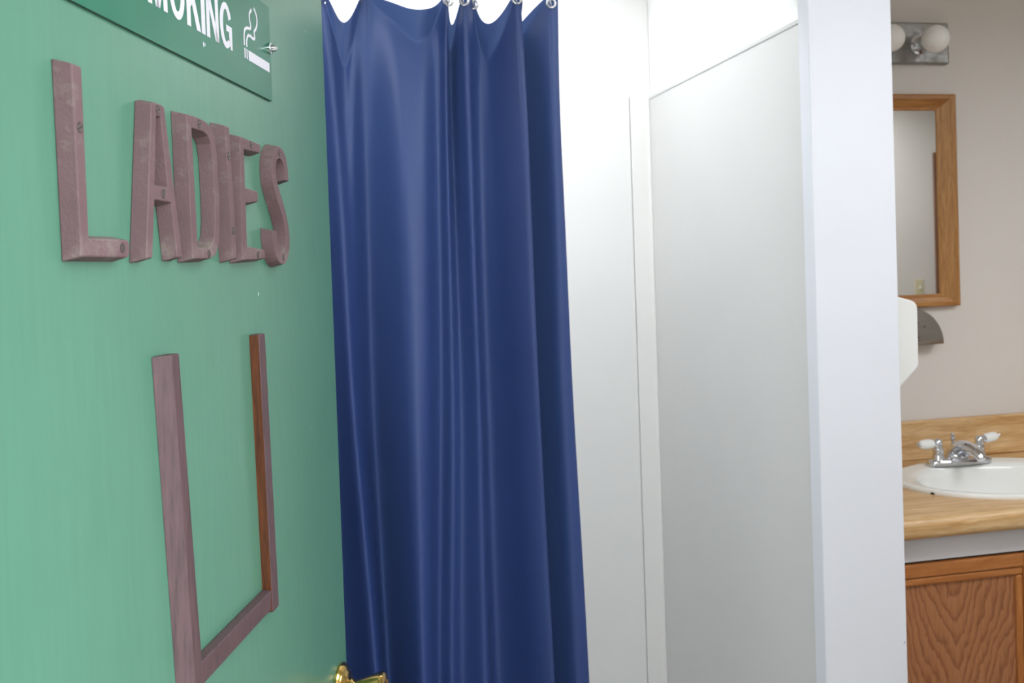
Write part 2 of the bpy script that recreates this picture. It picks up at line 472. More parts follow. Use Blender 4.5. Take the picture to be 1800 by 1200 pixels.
# ------------------------------------------------------------------ entrance door (green), swung inwards
DA = 0.29236
dd = Vector((math.sin(DA), math.cos(DA), 0)); dn = Vector((math.cos(DA), -math.sin(DA), 0))
DO = dn * -0.34773
def dmat(s, z, n=0.0):
    o = DO + dd * s + dn * n + Vector((0, 0, z))
    return Matrix.Translation(o) @ Matrix.Rotation(math.pi / 2 - DA, 4, 'Z')
HS, ES = 0.430, 1.267           # hinge edge and free edge along the door
door = box('door_1', 0, ES - HS, 0, .040, .02, 2.03, M['door'], bev=.0015)
door.matrix_world = dmat(HS, 0)
struct(door, 'bright green painted door standing open, with wooden letters on it', 'door')
for hz_ in (.25, 1.02, 1.80):
    h = tube('hinge', [(-.006, .044, hz_ - .045), (-.006, .044, hz_ + .045)], .006, M['steel'], door)
    box('hinge_leaf', -.001, .0006, .012, .040, hz_ - .045, hz_ + .045, M['steel'], h)
KS, KZ = 1.229, 0.9555
def local(o, x, y, z): o.location = (x, y, z); return o
rose = local(lathe('knob_rose', [(0, .037), (.003, .0375), (.006, .036), (.0085, .033), (.0095, .029), (.012, .026), (.013, .019), (.013, 0)], M['brass'], door, 48, '-Y', 25), KS - HS, 0, KZ)
rose['label'] = 'round stepped brass rose'
kn = local(lathe('door_knob', [(.011, .0185), (.016, .0185), (.0185, .0165), (.021, .0158), (.026, .0168), (.034, .0195), (.044, .0232), (.052, .0256), (.0555, .0262), (.058, .0255), (.0595, .0235), (.0605, .0175), (.059, .016), (.059, 0)], M['brass'], door, 48, '-Y', 32), KS - HS, 0, KZ)
kn['label'] = 'polished brass door knob, flared towards its face'
local(box('latch_plate', ES - HS - .0005, ES - HS + .0012, .008, .032, -.03, .03, M['brass'], door), 0, 0, KZ)

def screw(parent, x, z, y, r=.0032, ang=0.6, dome=.0004):
    """slotted screw head: two half discs with a dark slot between"""
    V = []; F = []
    for sgn in (1, -1):
        g = .12
        pts = [(math.cos(t) * r, sgn * max(math.sin(t) * r, g * r)) for t in [math.pi * k / 8 for k in range(9)]]
        s = len(V); n = len(pts)
        V += [(a, -dome, c) for a, c in pts] + [(a * 1.12, 0.0002, c * 1.1) for a, c in pts]
        F.append(tuple(range(s, s + n)))
        for k in range(n):
            k2 = (k + 1) % n; F.append((s + k, s + k2, s + n + k2, s + n + k))
    ca, sa = math.cos(ang), math.sin(ang)
    V = [(a * ca - c * sa, b_, a * sa + c * ca) for a, b_, c in V]
    o = mesh_obj('screw', V, F, M['steel'], parent)
    o.location = (x, y, z)
    sl = lathe('screw_slot', [(0, r * 1.13), (.0003, r * 1.1), (.0004, 0)], M['slot'], o, 16, '-Y')
    return o

# wooden letters -- outlines in door coordinates (distance along door, height)
T, TP = .0125, .0030
def circ_screws(o, org, L, r=.0032):
    for i, (s, z) in enumerate(L): screw(o, s - org[0], z - org[1], -T, r, 0.4 + i * 0.9)
def letter(ch, outer, holes, screws, label):
    org = (min(p[0] for p in outer), min(p[1] for p in outer))
    rel = lambda L: [(x - org[0], z - org[1]) for x, z in L]
    root = empty('wooden_letter', mat=dmat(org[0], org[1]))
    o = prism('letter_body', rel(outer), [rel(h) for h in holes], T, TP, M['letter'], root)
    bevel(o, .0009, 2, 25)
    circ_screws(root, org, screws)
    tag(root, label, 'letter', 'wooden letters on the green door')
    return root
letter('L', [(.6122, 1.6422), (.6241, 1.6418), (.6243, 1.5280), (.6785, 1.5284), (.6805, 1.5262), (.6808, 1.5198), (.6770, 1.5160), (.6140, 1.5162)], [],
       [(.6187, 1.6011), (.6700, 1.5225)], 'mauve wooden letter L with the longest bare stem, first of the word')
letter('A', [(.7263, 1.6345), (.7330, 1.6362), (.7440, 1.6362), (.7487, 1.6350), (.7598, 1.5760), (.7705, 1.5167), (.7615, 1.5167), (.7545, 1.5603), (.7247, 1.5608), (.7168, 1.5158), (.7071, 1.5155)],
       [[(.7327, 1.6215), (.7338, 1.6265), (.7410, 1.6265), (.7426, 1.6215), (.7500, 1.5715), (.7257, 1.5715)]],
       [(.7365, 1.6312), (.7400, 1.5660)], 'mauve wooden letter A, second of the word, between L and D')
Dout = [(.7908, 1.6362), (.8130, 1.6366), (.8300, 1.6358), (.8430, 1.6325), (.8505, 1.6245), (.8535, 1.6080), (.8545, 1.5760), (.8538, 1.5480), (.8497, 1.5290), (.8415, 1.5195), (.8300, 1.5162), (.7913, 1.5156)]
Dhole = [(.8000, 1.6262), (.8250, 1.6264), (.8345, 1.6240), (.8405, 1.6180), (.8440, 1.6040), (.8447, 1.5760), (.8440, 1.5480), (.8405, 1.5340), (.8330, 1.5268), (.8240, 1.5248), (.8030, 1.5246)]
letter('D', Dout, [Dhole], [(.8162, 1.6314), (.8260, 1.5200)], 'mauve wooden letter D with a closed oval opening')
letter('I', [(.8738, 1.6386), (.8866, 1.6383), (.8929, 1.5165), (.8826, 1.5158)], [], [(.8825, 1.6110), (.8862, 1.5420)], 'mauve wooden letter I, the plain narrow bar between D and E')
letter('E', [(.9132, 1.6335), (.9690, 1.6325), (.9702, 1.6305), (.9695, 1.6240), (.9228, 1.6222), (.9222, 1.5850), (.9560, 1.5838), (.9580, 1.5812), (.9564, 1.5735), (.9214, 1.5705), (.9208, 1.5276), (.9690, 1.5256), (.9715, 1.5222), (.9710, 1.5168), (.9080, 1.5150)], [],
       [(.9430, 1.6290), (.9500, 1.5200)], 'mauve wooden letter E, fifth of the word, with three short arms')
Spath = [(1.0520, 1.6030), (1.0518, 1.6130), (1.0470, 1.6240), (1.0380, 1.6302), (1.0260, 1.6308), (1.0150, 1.6250), (1.0095, 1.6130), (1.0110, 1.6000), (1.0190, 1.5880), (1.0310, 1.5740), (1.0420, 1.5590), (1.0475, 1.5430), (1.0455, 1.5280), (1.0360, 1.5190), (1.0230, 1.5175), (1.0110, 1.5235), (1.0050, 1.5350), (1.0045, 1.5460)]
letter('S', stroke([tuple(p) for p in catmull(Spath, 3)], .0126), [], [(1.0300, 1.6305), (1.0300, 1.5185)], 'mauve wooden letter S, curved and dusty, last of the word')

# three remaining mouldings of a frame below the letters
fr = empty('moulding_frame', mat=dmat(.733, 1.157))
tag(fr, 'mauve three-sided frame of wooden mouldings with its top missing', 'frame')
def strip(name, b0, b1, f0, f1, t, mat=None):
    """b0,b1 / f0,f1: base and front (left,right) pairs at top and bottom: ((sl,sr,z) top, (sl,sr,z) bottom)"""
    R0 = lambda s, z, n: (s - .733, -n, z - 1.157)
    V = [R0(b0[0], b0[2], 0), R0(b0[1], b0[2], 0), R0(b1[1], b1[2], 0), R0(b1[0], b1[2], 0),
         R0(f0[0], f0[2], t), R0(f0[1], f0[2], t * .93), R0(f1[1], f1[2], t * .93), R0(f1[0], f1[2], t)]
    o = mesh_obj(name, V, BOXF, mat or M['strip'], fr)
    bevel(o, .0012, 2, 25)
    return o
strip('moulding', (.7330, .7620, 1.4390), (.7535, .7845, 1.1480), (.7445, .7600, 1.4395), (.7650, .7825, 1.1480), .012)
o = strip('moulding', (.9510, .9720, 1.4405), (.9605, .9830, 1.1560), (.9512, .9712, 1.4405), (.9607, .9815, 1.1565), .0100)
ie = strip('moulding_inner_edge', (.9500, .9512, 1.4400), (.9595, .9607, 1.1585), (.9503, .9514, 1.4400), (.9598, .9609, 1.1585), .0094, M['rawwood'])
ie.modifiers.clear(); ie['label'] = 'unpainted brown wood edge'
# bottom rail lies between the posts
def rail():
    R0 = lambda s, z, n: (s - .733, -n, z - 1.157)
    V = [R0(.7800, 1.1570, 0), R0(.9585, 1.1590, 0), R0(.9585, 1.1812, 0), R0(.7800, 1.1800, 0),
         R0(.7800, 1.1585, .009), R0(.9580, 1.1605, .009), R0(.9580, 1.1800, .010), R0(.7800, 1.1788, .010)]
    bevel(mesh_obj('moulding', V, BOXF, M['strip'], fr), .0012, 2, 25)
rail()

# no-smoking sign
SL, SR, SB, ST = .632 - .02, 1.0425, 1.6888, 1.7905
sg = empty('no_smoking_sign', mat=dmat(SL, SB))
tag(sg, 'dark green plastic sign reading NO SMOKING with a white cigarette symbol', 'sign')
pl = prism('sign_plate', [(0, 0), (SR - SL, 0), (SR - SL, ST - SB), (0, ST - SB)], [], .003, 0, M['sign'], sg)
pl.data.materials.append(M['sign_edge'])
for p_ in pl.data.polygons:
    if abs(p_.normal.y) < .5: p_.material_index = 1
def printed(name, polys, parent):
    V = []; F = []
    for outer, holes in polys:
        loops = [ccw(outer)] + [ccw(h) for h in holes]
        tri = tessellate_polygon([[Vector((x, z, 0)) for x, z in L] for L in loops])
        s = len(V)
        for L in loops: V += [(x - SL, -.0032, z - SB) for x, z in L]
        F += [tuple(i + s for i in t_) for t_ in tri]
    o = mesh_obj(name, V, F, M['print'], parent)
    md = o.modifiers.new('thickness', 'SOLIDIFY'); md.thickness = .0002; md.offset = 0
    return o
B0, C1 = 1.7186, 1.7612
Hc = C1 - B0
def seg(x0, z0, x1, z1, w):  # slanted bar with horizontal ends
    return [(x0, z0), (x0 + w, z0), (x1 + w, z1), (x1, z1)]
def ell(cx, cz, rx, rz, n=28, a0=0, a1=2 * math.pi):
    return [(cx + rx * math.cos(a0 + (a1 - a0) * k / n), cz + rz * math.sin(a0 + (a1 - a0) * k / n)) for k in range(n + (0 if abs(a1 - a0 - 2 * math.pi) < 1e-6 else 1))]
def gN(x, w=.0287, t=.0074): return [(seg(x, B0, x, C1, t), []), (seg(x + w - t, B0, x + w - t, C1, t), []), (seg(x + w - t - .0005, B0, x, C1, t + .0005), [])]
def gO(x, w=.0300, t=.0078): return [(ell(x + w / 2, (B0 + C1) / 2, w / 2, Hc / 2 + .0006), [ell(x + w / 2, (B0 + C1) / 2, w / 2 - t, Hc / 2 - .0062)])]
def gI(x, t=.0085): return [(seg(x, B0, x, C1, t), [])]
def gK(x, t=.0080, w=.0295): return [(seg(x, B0, x, C1, t), []), ([(x + t, B0 + .4 * Hc), (x + t, B0 + .62 * Hc), (x + w - .0105, C1), (x + w - .001, C1), (x + t + .0042, B0 + .5 * Hc)], []), ([(x + w - .0088, B0), (x + w, B0), (x + t + .0098, B0 + .64 * Hc), (x + t + .0035, B0 + .50 * Hc)], [])]
def gM(x, w=.0355, t=.0072): return [(seg(x, B0, x, C1, t), []), (seg(x + w - t, B0, x + w - t, C1, t), []), (seg(x + w / 2 - t / 2, B0, x, C1, t), []), (seg(x + w / 2 - t / 2, B0, x + w - t, C1, t), [])]
def gS(x, w=.028): 
    pth = [(x + w - .004, B0 + .74 * Hc), (x + w * .72, B0 + .90 * Hc), (x + w * .45, B0 + .925 * Hc), (x + w * .18, B0 + .82 * Hc), (x + w * .20, B0 + .64 * Hc), (x + w * .5, B0 + .51 * Hc), (x + w * .8, B0 + .38 * Hc), (x + w * .84, B0 + .2 * Hc), (x + w * .58, B0 + .075 * Hc), (x + w * .3, B0 + .09 * Hc), (x + .0035, B0 + .27 * Hc)]
    return [(stroke([tuple(p) for p in catmull(pth, 3)], .0072), [])]
def gG(x, w=.0303, t=.0078):
    cx, cz = x + w / 2, (B0 + C1) / 2; rx, rz = w / 2, Hc / 2 + .0006
    outer = ell(cx, cz, rx, rz, 26, math.radians(25), math.radians(318))
    inner = ell(cx, cz, rx - t, rz - .0062, 26, math.radians(22), math.radians(305))
    return [(outer + list(reversed(inner)), []), ([(cx + .0005, cz + .0010), (x + w, cz + .0010), (x + w, B0), (x + w - .0042, B0), (x + w - .0072, B0 + .0065), (x + w - t, cz - .0050), (cx + .0005, cz - .0050)], [])]
txt = []
for f_, x_ in ((gN, .6240), (gO, .6560), (gS, .7060), (gM, .7475), (gO, .7878), (gK, .8219), (gI, .8533), (gN, .8651), (gG, .8975)):
    lt = printed('sign_letter', f_(x_), sg)
cg = printed('cigarette_symbol', [([(.9722, 1.7188), (1.0360, 1.7188), (1.0360, 1.7287), (.9722, 1.7290)], []),
     ([(.9606, 1.7191), (.9636, 1.7191), (.9636, 1.7292), (.9606, 1.7292)], []), ([(.9664, 1.7191), (.9694, 1.7191), (.9694, 1.7292), (.9664, 1.7292)], []),
     (stroke([tuple(p) for p in catmull([(.9612, 1.7318), (.9612, 1.7400), (.9640, 1.7480), (.9720, 1.7515), (.9795, 1.7525), (.9815, 1.7560), (.9790, 1.7620), (.9795, 1.7680), (.9860, 1.7735)], 4)], .0030), []),
     (stroke([tuple(p) for p in catmull([(.9682, 1.7315), (.9682, 1.7375), (.9720, 1.7435), (.9800, 1.7450), (.9880, 1.7440), (.9925, 1.7462), (.9915, 1.7520), (.9975, 1.7570), (1.0015, 1.7640), (1.0000, 1.7715), (.9930, 1.7768)], 4)], .0030), [])], sg)
lathe('acorn_screw', [(0, .0062), (.0025, .0060), (.0030, .0040), (.0060, .0038), (.0085, .0026), (.0095, 0)], M['chrome'], sg, 20, '-Y').location = (1.0375 - SL, -.003, 1.7450 - SB)
lathe('acorn_screw', [(0, .0062), (.0025, .0060), (.0030, .0040), (.0060, .0038), (.0085, .0026), (.0095, 0)], M['chrome'], sg, 20, '-Y').location = (.008, -.003, 1.7450 - SB)
nk = boxes('worn_nick', [(.8555 - SL, .8568 - SL, -.0034, -.003, 1.7070 - SB, 1.7112 - SB), (.8592 - SL, .8600 - SL, -.0034, -.003, 1.7082 - SB, 1.7108 - SB)], M['print'], sg)

# ------------------------------------------------------------------ shower curtain
RY, RZ = 1.945, 2.095
rod = tube('shower_rod', [(-.198, RY, RZ), (1.044, RY, RZ)], .0125, M['chrome'], None, 20)
tag(rod, 'chrome shower rod above the blue curtain', 'rod')
# control columns across the sheet: X at four heights and depth offsets (metres, negative = towards the room)
Zk = [2.03, 1.864, 1.24, .726, .14]
colsX = [
 # hidden behind the door
 (-.160, -.160, -.165, -.170, -.175), (-.120, -.120, -.125, -.130, -.135), (-.080, -.080, -.085, -.085, -.085), (-.040, -.045, -.050, -.045, -.040), (.005, .000, -.005, .005, .010),
 (.038, .034, .036, .046, .052), (.066, .061, .068, .091, .110), (.086, .082, .086, .111, .128), (.110, .104, .103, .121, .136), (.130, .128, .127, .136, .146),
 (.180, .176, .172, .176, .182), (.218, .213, .206, .199, .198), (.252, .247, .231, .216, .208), (.279, .274, .257, .233, .218),
 (.296, .290, .279, .257, .242), (.309, .303, .299, .279, .264), (.327, .322, .323, .314, .308), (.347, .342, .340, .337, .334), (.364, .358, .355, .358, .360),
 (.398, .394, .402, .411, .418), (.434, .431, .434, .445, .455), (.444, .442, .445, .456, .466), (.430, .424, .424, .434, .444), (.446, .442, .442, .453, .463), (.470, .468, .468, .480, .490),
 (.507, .502, .498, .508, .516), (.527, .522, .531, .546, .556)]
colsO = [
 (.000, .000, .000, .000, .000), (-.015, -.02, -.025, -.03, -.03), (.015, .02, .025, .03, .03), (-.015, -.02, -.02, -.03, -.03), (.01, .02, .04, .05, .05),
 (.014, .034, .070, .085, .085), (-.018, -.028, -.040, -.048, -.050), (.004, .006, -.024, -.046, -.048), (-.012, -.010, .034, .030, .028), (.020, .056, .100, .110, .110),
 (-.004, -.014, -.030, -.042, -.048), (-.006, -.016, -.044, -.052, -.050), (-.008, -.020, -.028, -.020, -.014), (.016, .034, .040, .032, .026),
 (-.008, -.010, -.008, -.018, -.022), (.036, .070, .030, .036, .040), (-.012, -.018, -.016, -.020, -.022), (.010, .006, -.004, -.002, .000), (.018, .030, .044, .054, .058),
 (-.012, -.020, -.026, -.030, -.032), (-.030, -.050, -.054, -.056, -.058), (-.024, -.040, -.044, -.046, -.046), (.014, .030, .036, .040, .040), (.034, .076, .086, .090, .090), (.020, .044, .052, .054, .054),
 (-.008, -.012, -.010, -.012, -.012), (.002, .002, .000, .000, .000)]
NS = 9
def col_at(table, k, z):
    vals = table[k]
    if z >= Zk[0]: return vals[0]
    for i in range(len(Zk) - 1):
        if z >= Zk[i + 1]:
            t = (Zk[i] - z) / (Zk[i] - Zk[i + 1])
            return vals[i] * (1 - t) + vals[i + 1] * t
    return vals[-1]
def smooth_at(table, k, z):   # soften the kinks between the height keys
    return sum(col_at(table, k, z + dz) * w for dz, w in ((-.12, .15), (-.06, .2), (0, .3), (.06, .2), (.12, .15)))
# grommets: (column parameter, drop of the hem between this grommet and the next)
GR = [(1.0, .04), (3.0, .045), (5.4, .062), (9.0, .036), (14.0, .055), (16.0, .012), (17.2, .058), (19.9, .058), (25.0, 0)]
def hem(u):
    """height of the hem: sags between the grommets"""
    top = 2.050
    if u <= GR[0][0]: return top - .01 * (GR[0][0] - u)
    for (a, d), (c, _) in zip(GR, GR[1:]):
        if u <= c:
            t = (u - a) / (c - a)
            return top - d * math.sin(math.pi * t) ** 1.3
    return top - .004 * (u - GR[-1][0])
VD = [0, 0, .085, .062, .05, 0, .072, .05]
def lobe(u):
    for (a, d), (c, _), D in zip(GR, GR[1:], VD):
        if a <= u <= c: return (u - a) / (c - a), (1.0 if D else 0.0), D
    return 0, 0, 0
ncol = len(colsX); NU = (ncol - 1) * NS + 1
rows = [k * .0035 for k in range(26)] + [.092, .1, .11, .12, .134, .15, .17, .19, .215, .24, .27, .3, .34, .38, .43, .48, .54, .6, .66, .72, .78, .84, .9, .95, 1.0]
ZB = .14
V = []
for rfrac in rows:
    for iu in range(NU):
        u = iu / NS
        zt = hem(u)
        z = zt + (ZB - zt) * rfrac
        k = min(int(u), ncol - 2); f = u - k
        def cm1(tb, u):
            k = min(int(u), ncol - 2); f = u - k
            p = [smooth_at(tb, max(0, min(ncol - 1, k + j)), z) for j in (-1, 0, 1, 2)]
            return 0.5 * (2 * p[1] + (p[2] - p[0]) * f + (2 * p[0] - 5 * p[1] + 4 * p[2] - p[3]) * f * f + (3 * p[1] - p[0] - 3 * p[2] + p[3]) * f ** 3)
        kw = .62 if u < 18.6 else .34 if u < 23 else .5
        cm = lambda tb: sum(w_ * cm1(tb, max(0, min(ncol - 1, u + o_ * kw))) for o_, w_ in ((-1, .12), (-.6, .17), (-.3, .2), (0, .02), (.3, .2), (.6, .17), (1, .12)))
        x = cm(colsX); y = cm(colsO)
        drop = zt - z
        # the sag folds back into a V-shaped crease under each swag and bellies forward below it
        t, amp, D = lobe(u)
        if amp > 0:
            vd = D * (1 - abs(2 * t - 1) ** 1.15)
            e = drop - vd; w = math.sin(math.pi * t) ** .8
            if e < 0: y += amp * w * .026 * (1 + e / max(vd, .004)) ** 1.2
            else: y += amp * w * .026 * math.exp(-e / .11)
        lean = -.055 * (1 - math.exp(-max(drop, 0) / .38))
        y += lean; x *= (RY + lean) / RY
        y += .0008 * math.sin(z * 11 + u * 1.7)
        V.append((x, RY + .0 + y, z))
F = []
for r in range(len(rows) - 1):
    for i in range(NU - 1):
        a = r * NU + i
        F.append((a, a + 1, a + NU + 1, a + NU))
cur = empty('shower_curtain', (.18, RY, .14))
tag(cur, 'dark blue vinyl shower curtain hanging in deep folds beside the green door', 'curtain')
org = Vector((.18, RY, .14))
sheet = mesh_obj('curtain_sheet', [Vector(v) - org for v in V], F, M['vinyl'], cur, smooth=True)
sb = sheet.modifiers.new('sub', 'SUBSURF'); sb.levels = 1; sb.render_levels = 1
def sheet_point(u, drop):
    z = hem(u) - drop; k = min(int(u), ncol - 2); f = u - k
    X = col_at(colsX, k, z) * (1 - f) + col_at(colsX, k + 1, z) * f
    O = smooth_at(colsO, k, z) * (1 - f) + smooth_at(colsO, k + 1, z) * f
    return Vector((X, RY + O, z))
order = ['hidden end', 'second', 'third', 'fourth', 'fifth', 'sixth', 'seventh', 'eighth', 'ninth']
gme = None
for gi, (u, _) in enumerate(GR):
    p = sheet_point(u, .018)
    gpts = [(math.cos(t) * .0085, 0, math.sin(t) * .0085) for t in [2 * math.pi * k / 20 for k in range(20)]]
    g = tube('grommet', gpts, .0026, M['chrome'], cur, 8, closed=True)
    g.location = p - org + Vector((0, -.0015, 0)); g.scale = (1, .8, 1)
    cz = (p.z + RZ) / 2 + .004; hh = (RZ - p.z) / 2 + .012
    rp = [(math.cos(t) * .006 + 0, math.sin(t) * .020 * 0 + (p.y - RY) * (1 - math.sin(t)) / 2 * 1.0 + math.cos(t) * .017, math.sin(t) * hh) for t in [2 * math.pi * k / 28 for k in range(28)]]
    rg = tube('curtain_ring', rp, .0016, M['chrome'], None, 8, closed=True)
    rg.location = (p.x, RY, cz)
    tag(rg, 'chrome wire curtain ring, ' + ('first' if gi == 0 else 'last' if gi == len(GR) - 1 else order[gi]) + ' from the left along the shower rod', 'curtain ring', 'rings holding the shower curtain')

# ------------------------------------------------------------------ vanity
CZ = .825
cab = empty('vanity_cabinet', (2.0, 2.5, 0))
tag(cab, 'oak vanity cabinet with white apron under the sink counter', 'cabinet')
def C(x, y, z): return (x - 2.0, y - 2.5, z)
def cbox(name, x0, x1, y0, y1, z0, z1, mat, parent=cab, bev=0): return box(name, x0 - 2.0, x1 - 2.0, y0 - 2.5, y1 - 2.5, z0, z1, mat, parent, bev)
VX0, VX1 = 1.225, 2.86
boxes('cabinet_body', [(a - 2.0, b_ - 2.0, c - 2.5, d - 2.5, e, f_) for a, b_, c, d, e, f_ in ((VX0, VX0 + .018, 2.28, 2.846, .09, .77), (VX1 - .018, VX1, 2.28, 2.846, .09, .77), (VX0, VX1, 2.262, 2.28, .09, .700), (VX0 + .018, VX1 - .018, 2.28, 2.846, .09, .108))], M['cab_oak'], cab)
cbox('toe_kick', VX0, VX1, 2.33, 2.846, 0, .09, M['gap'])
cbox('apron', VX0, VX1, 2.246, 2.279, .7005, CZ - .054, M['apron'], bev=.001)
cbox('shadow_gap', VX0, VX1, 2.2555, 2.262, .692, .7005, M['gap'])
def cab_door(x0, x1):
    z0, z1 = .13, .6945; w = .058
    cx = (x0 + x1) / 2
    root = empty('cabinet_door'); root.parent = cab; root.location = (cx - 2.0, 2.2615 - 2.5, 0)
    B = lambda n, a, b_, c, d, e, f_, m_, bv: box(n, a - cx, b_ - cx, c, d, e, f_, m_, root, bv)
    B('door_stile', x0, x0 + w, -.02, -.001, z0, z1, M['cab_oak'], .004)
    B('door_stile', x1 - w, x1, -.02, -.001, z0, z1, M['cab_oak'], .004)
    B('door_rail', x0 + w, x1 - w, -.02, -.001, z1 - w * .62, z1, M['cab_oak_h'], .004)
    B('door_rail', x0 + w, x1 - w, -.02, -.001, z0, z0 + w, M['cab_oak_h'], .004)
    # stepped inner moulding
    ia, ib, ic, id_ = x0 + w, x1 - w, z0 + w, z1 - w * .62
    s = .022
    B('door_bead', ia, ib, -.0165, -.001, id_ - s, id_ - .001, M['cab_oak_h'], .005)
    B('door_bead', ia, ib, -.0165, -.001, ic + .001, ic + s, M['cab_oak_h'], .005)
    B('door_bead', ia + .001, ia + s, -.0165, -.001, ic + s, id_ - s, M['cab_oak'], .005)
    B('door_bead', ib - s, ib - .001, -.0165, -.001, ic + s, id_ - s, M['cab_oak'], .005)
    pn = box('door_panel', ia + s - cx, ib - s - cx, -.009, -.001, ic + s, id_ - s, M['cab_panel'], root)
    lathe('door_knob', [(0, .006), (.012, .006), (.016, .014), (.022, .015), (.026, 0)], M['brass'], root, 20, '-Y').location = (x1 - cx - .03 if x0 > 1.8 else x0 - cx + .03, -.02, .45)
    return root
cab_door(1.358, 1.888)
cab_door(1.905, 2.435)
# counter with rolled front edge and backsplash
ct = empty('counter', (2.0, 2.5, CZ))
tag(ct, 'light oak laminate counter with rolled edge and backsplash behind the sink', 'counter')
fy = 2.192
prof = [(2.849, CZ), (fy + .018, CZ), (fy + .009, CZ - .0025), (fy + .003, CZ - .008), (fy, CZ - .016), (fy, CZ - .040), (fy + .004, CZ - .048), (fy + .012, CZ - .053), (2.849, CZ - .053)]
# the top has an elliptical cut-out for the basin
SX, SY, SA, SBb = 1.985, 2.508, .330, .243
hole = [(SX + (SA - .025) * math.cos(2 * math.pi * k / 48), SY + (SBb - .025) * math.sin(2 * math.pi * k / 48)) for k in range(48)]
V = []; F = []
outer = [(VX0 - .012, fy + .018), (VX1 + .012, fy + .018), (VX1 + .012, 2.849), (VX0 - .012, 2.849)]
tri = tessellate_polygon([[Vector((x, y, 0)) for x, y in outer], [Vector((x, y, 0)) for x, y in hole]])
V += [(x - 2, y - 2.5, 0) for x, y in outer + hole]; F += [tuple(t_) for t_ in tri]
nh = len(V)
V += [(x - 2, y - 2.5, -.053) for x, y in hole]
for k in range(48): F.append((4 + k, 4 + (k + 1) % 48, nh + (k + 1) % 48, nh + k))
for (ya, za), (yb, zb) in zip(prof[1:-2], prof[2:-1]):
    s = len(V)
    V += [(VX0 - .012 - 2, ya - 2.5, za - CZ), (VX1 + .012 - 2, ya - 2.5, za - CZ), (VX1 + .012 - 2, yb - 2.5, zb - CZ), (VX0 - .012 - 2, yb - 2.5, zb - CZ)]
    F.append((s, s + 1, s + 2, s + 3))
for xe in (VX0 - .012, VX1 + .012):
    s = len(V); V += [(xe - 2, y - 2.5, z - CZ) for y, z in prof]; F.append(tuple(range(s, s + len(prof))))
top = mesh_obj('counter_top', V, F, M['laminate'], ct)
bmx = bmesh.new(); bmx.from_mesh(top.data); bmesh.ops.remove_doubles(bmx, verts=bmx.verts, dist=1e-5); bmesh.ops.recalc_face_normals(bmx, faces=bmx.faces); bmx.to_mesh(top.data); bmx.free()
auto_smooth(top, 35)
box('backsplash', VX0 - .012 - 2, VX1 + .012 - 2, 2.822 - 2.5, 2.849 - 2.5, 0, .128, M['laminate'], ct, .006)

# sink: rim and bowl as one lathe stretched to an oval
sk = empty('sink', (SX, SY, CZ))
tag(sk, 'white oval drop-in sink with a black chip on its rim', 'sink')
pr = [(1.0, .000), (1.004, .006), (.995, .0115), (.975, .0135), (.945, .0125), (.90, .011), (.865, .008), (.845, .000), (.825, -.015), (.79, -.045), (.72, -.085), (.60, -.115), (.42, -.132), (.2, -.139), (.075, -.141), (.075, -.148), (0, -.148)]
V = []; F = []; N = 72
for r, z in pr:
    for k in range(N):
        t = 2 * math.pi * k / N
        bx = SA * r * math.cos(t); by = SBb * r * math.sin(t)
        if r < .92:   # the bowl sits towards the front, leaving a faucet deck behind
            q = min(1, (.92 - r) / .06)
            by = by * (1 - .13 * q) - .026 * q
            bx *= (1 - .03 * q)
        V.append((bx, by, z))
for i in range(len(pr) - 1):
    for k in range(N):
        k2 = (k + 1) % N
        F.append((i * N + k, i * N + k2, (i + 1) * N + k2, (i + 1) * N + k))
basin = mesh_obj('basin', V, F, M['porcelain'], sk); auto_smooth(basin, 60)
lathe('drain', [(0, .022), (.003, .021), (.004, .014), (.001, .012), (.001, 0)], M['chrome'], sk, 24).location = (0, -.026, -.1475)
# chip on the front left of the rim
t0 = math.radians(203.5)
chV = []
for a, zt_ in ((-.020, .0036), (-.010, .0062), (.0, .0070), (.008, .0054), (.016, .0060), (.022, .0030)):
    for (r, z) in ((1.0015, .0010), (1.0045, .0010 + zt_ * .5), (1.0045 - max(0, zt_ - .006) * 1.5, zt_)):
        t = t0 + a * (1 if z < .01 else .8)
        chV.append((SA * r * 1.002 * math.cos(t), SBb * r * 1.002 * math.sin(t), z))
chF = []
for i in range(5):
    for j in range(2): chF.append((i * 3 + j, i * 3 + j + 1, i * 3 + j + 4, i * 3 + j + 3))
ch = mesh_obj('rim_chip', chV, chF, M['chip'], sk); md = ch.modifiers.new('t', 'SOLIDIFY'); md.thickness = .0008; md.offset = 1

# faucet
FX, FYc, FZ = 1.972, 2.690, CZ + .0125
fa = empty('faucet', (FX, FYc, FZ))
tag(fa, 'chrome two-handle faucet with white porcelain levers on the sink', 'faucet')
def oval(hx, hy, n=40):
    out = []
    for k in range(n):
        t = 2 * math.pi * k / n; c, s_ = math.cos(t), math.sin(t)
        out.append((math.copysign(abs(c) ** .6, c) * hx, math.copysign(abs(s_) ** .8, s_) * hy))
    return out
V = []; F = []; n = 40
for sc, z in ((1, 0), (1, .008), (.96, .013), (.86, .017), (0.5, .019)):
    V += [(x * (1 - (1 - sc) * .35), y * sc, z) for x, y in oval(.110, .032)]
for i in range(4):
    for k in range(n):
        k2 = (k + 1) % n; F.append((i * n + k, i * n + k2, (i + 1) * n + k2, (i + 1) * n + k))
F.append(tuple(4 * n + k for k in range(n)))
fb = mesh_obj('faucet_base', V, F, M['chrome'], fa); auto_smooth(fb, 40)
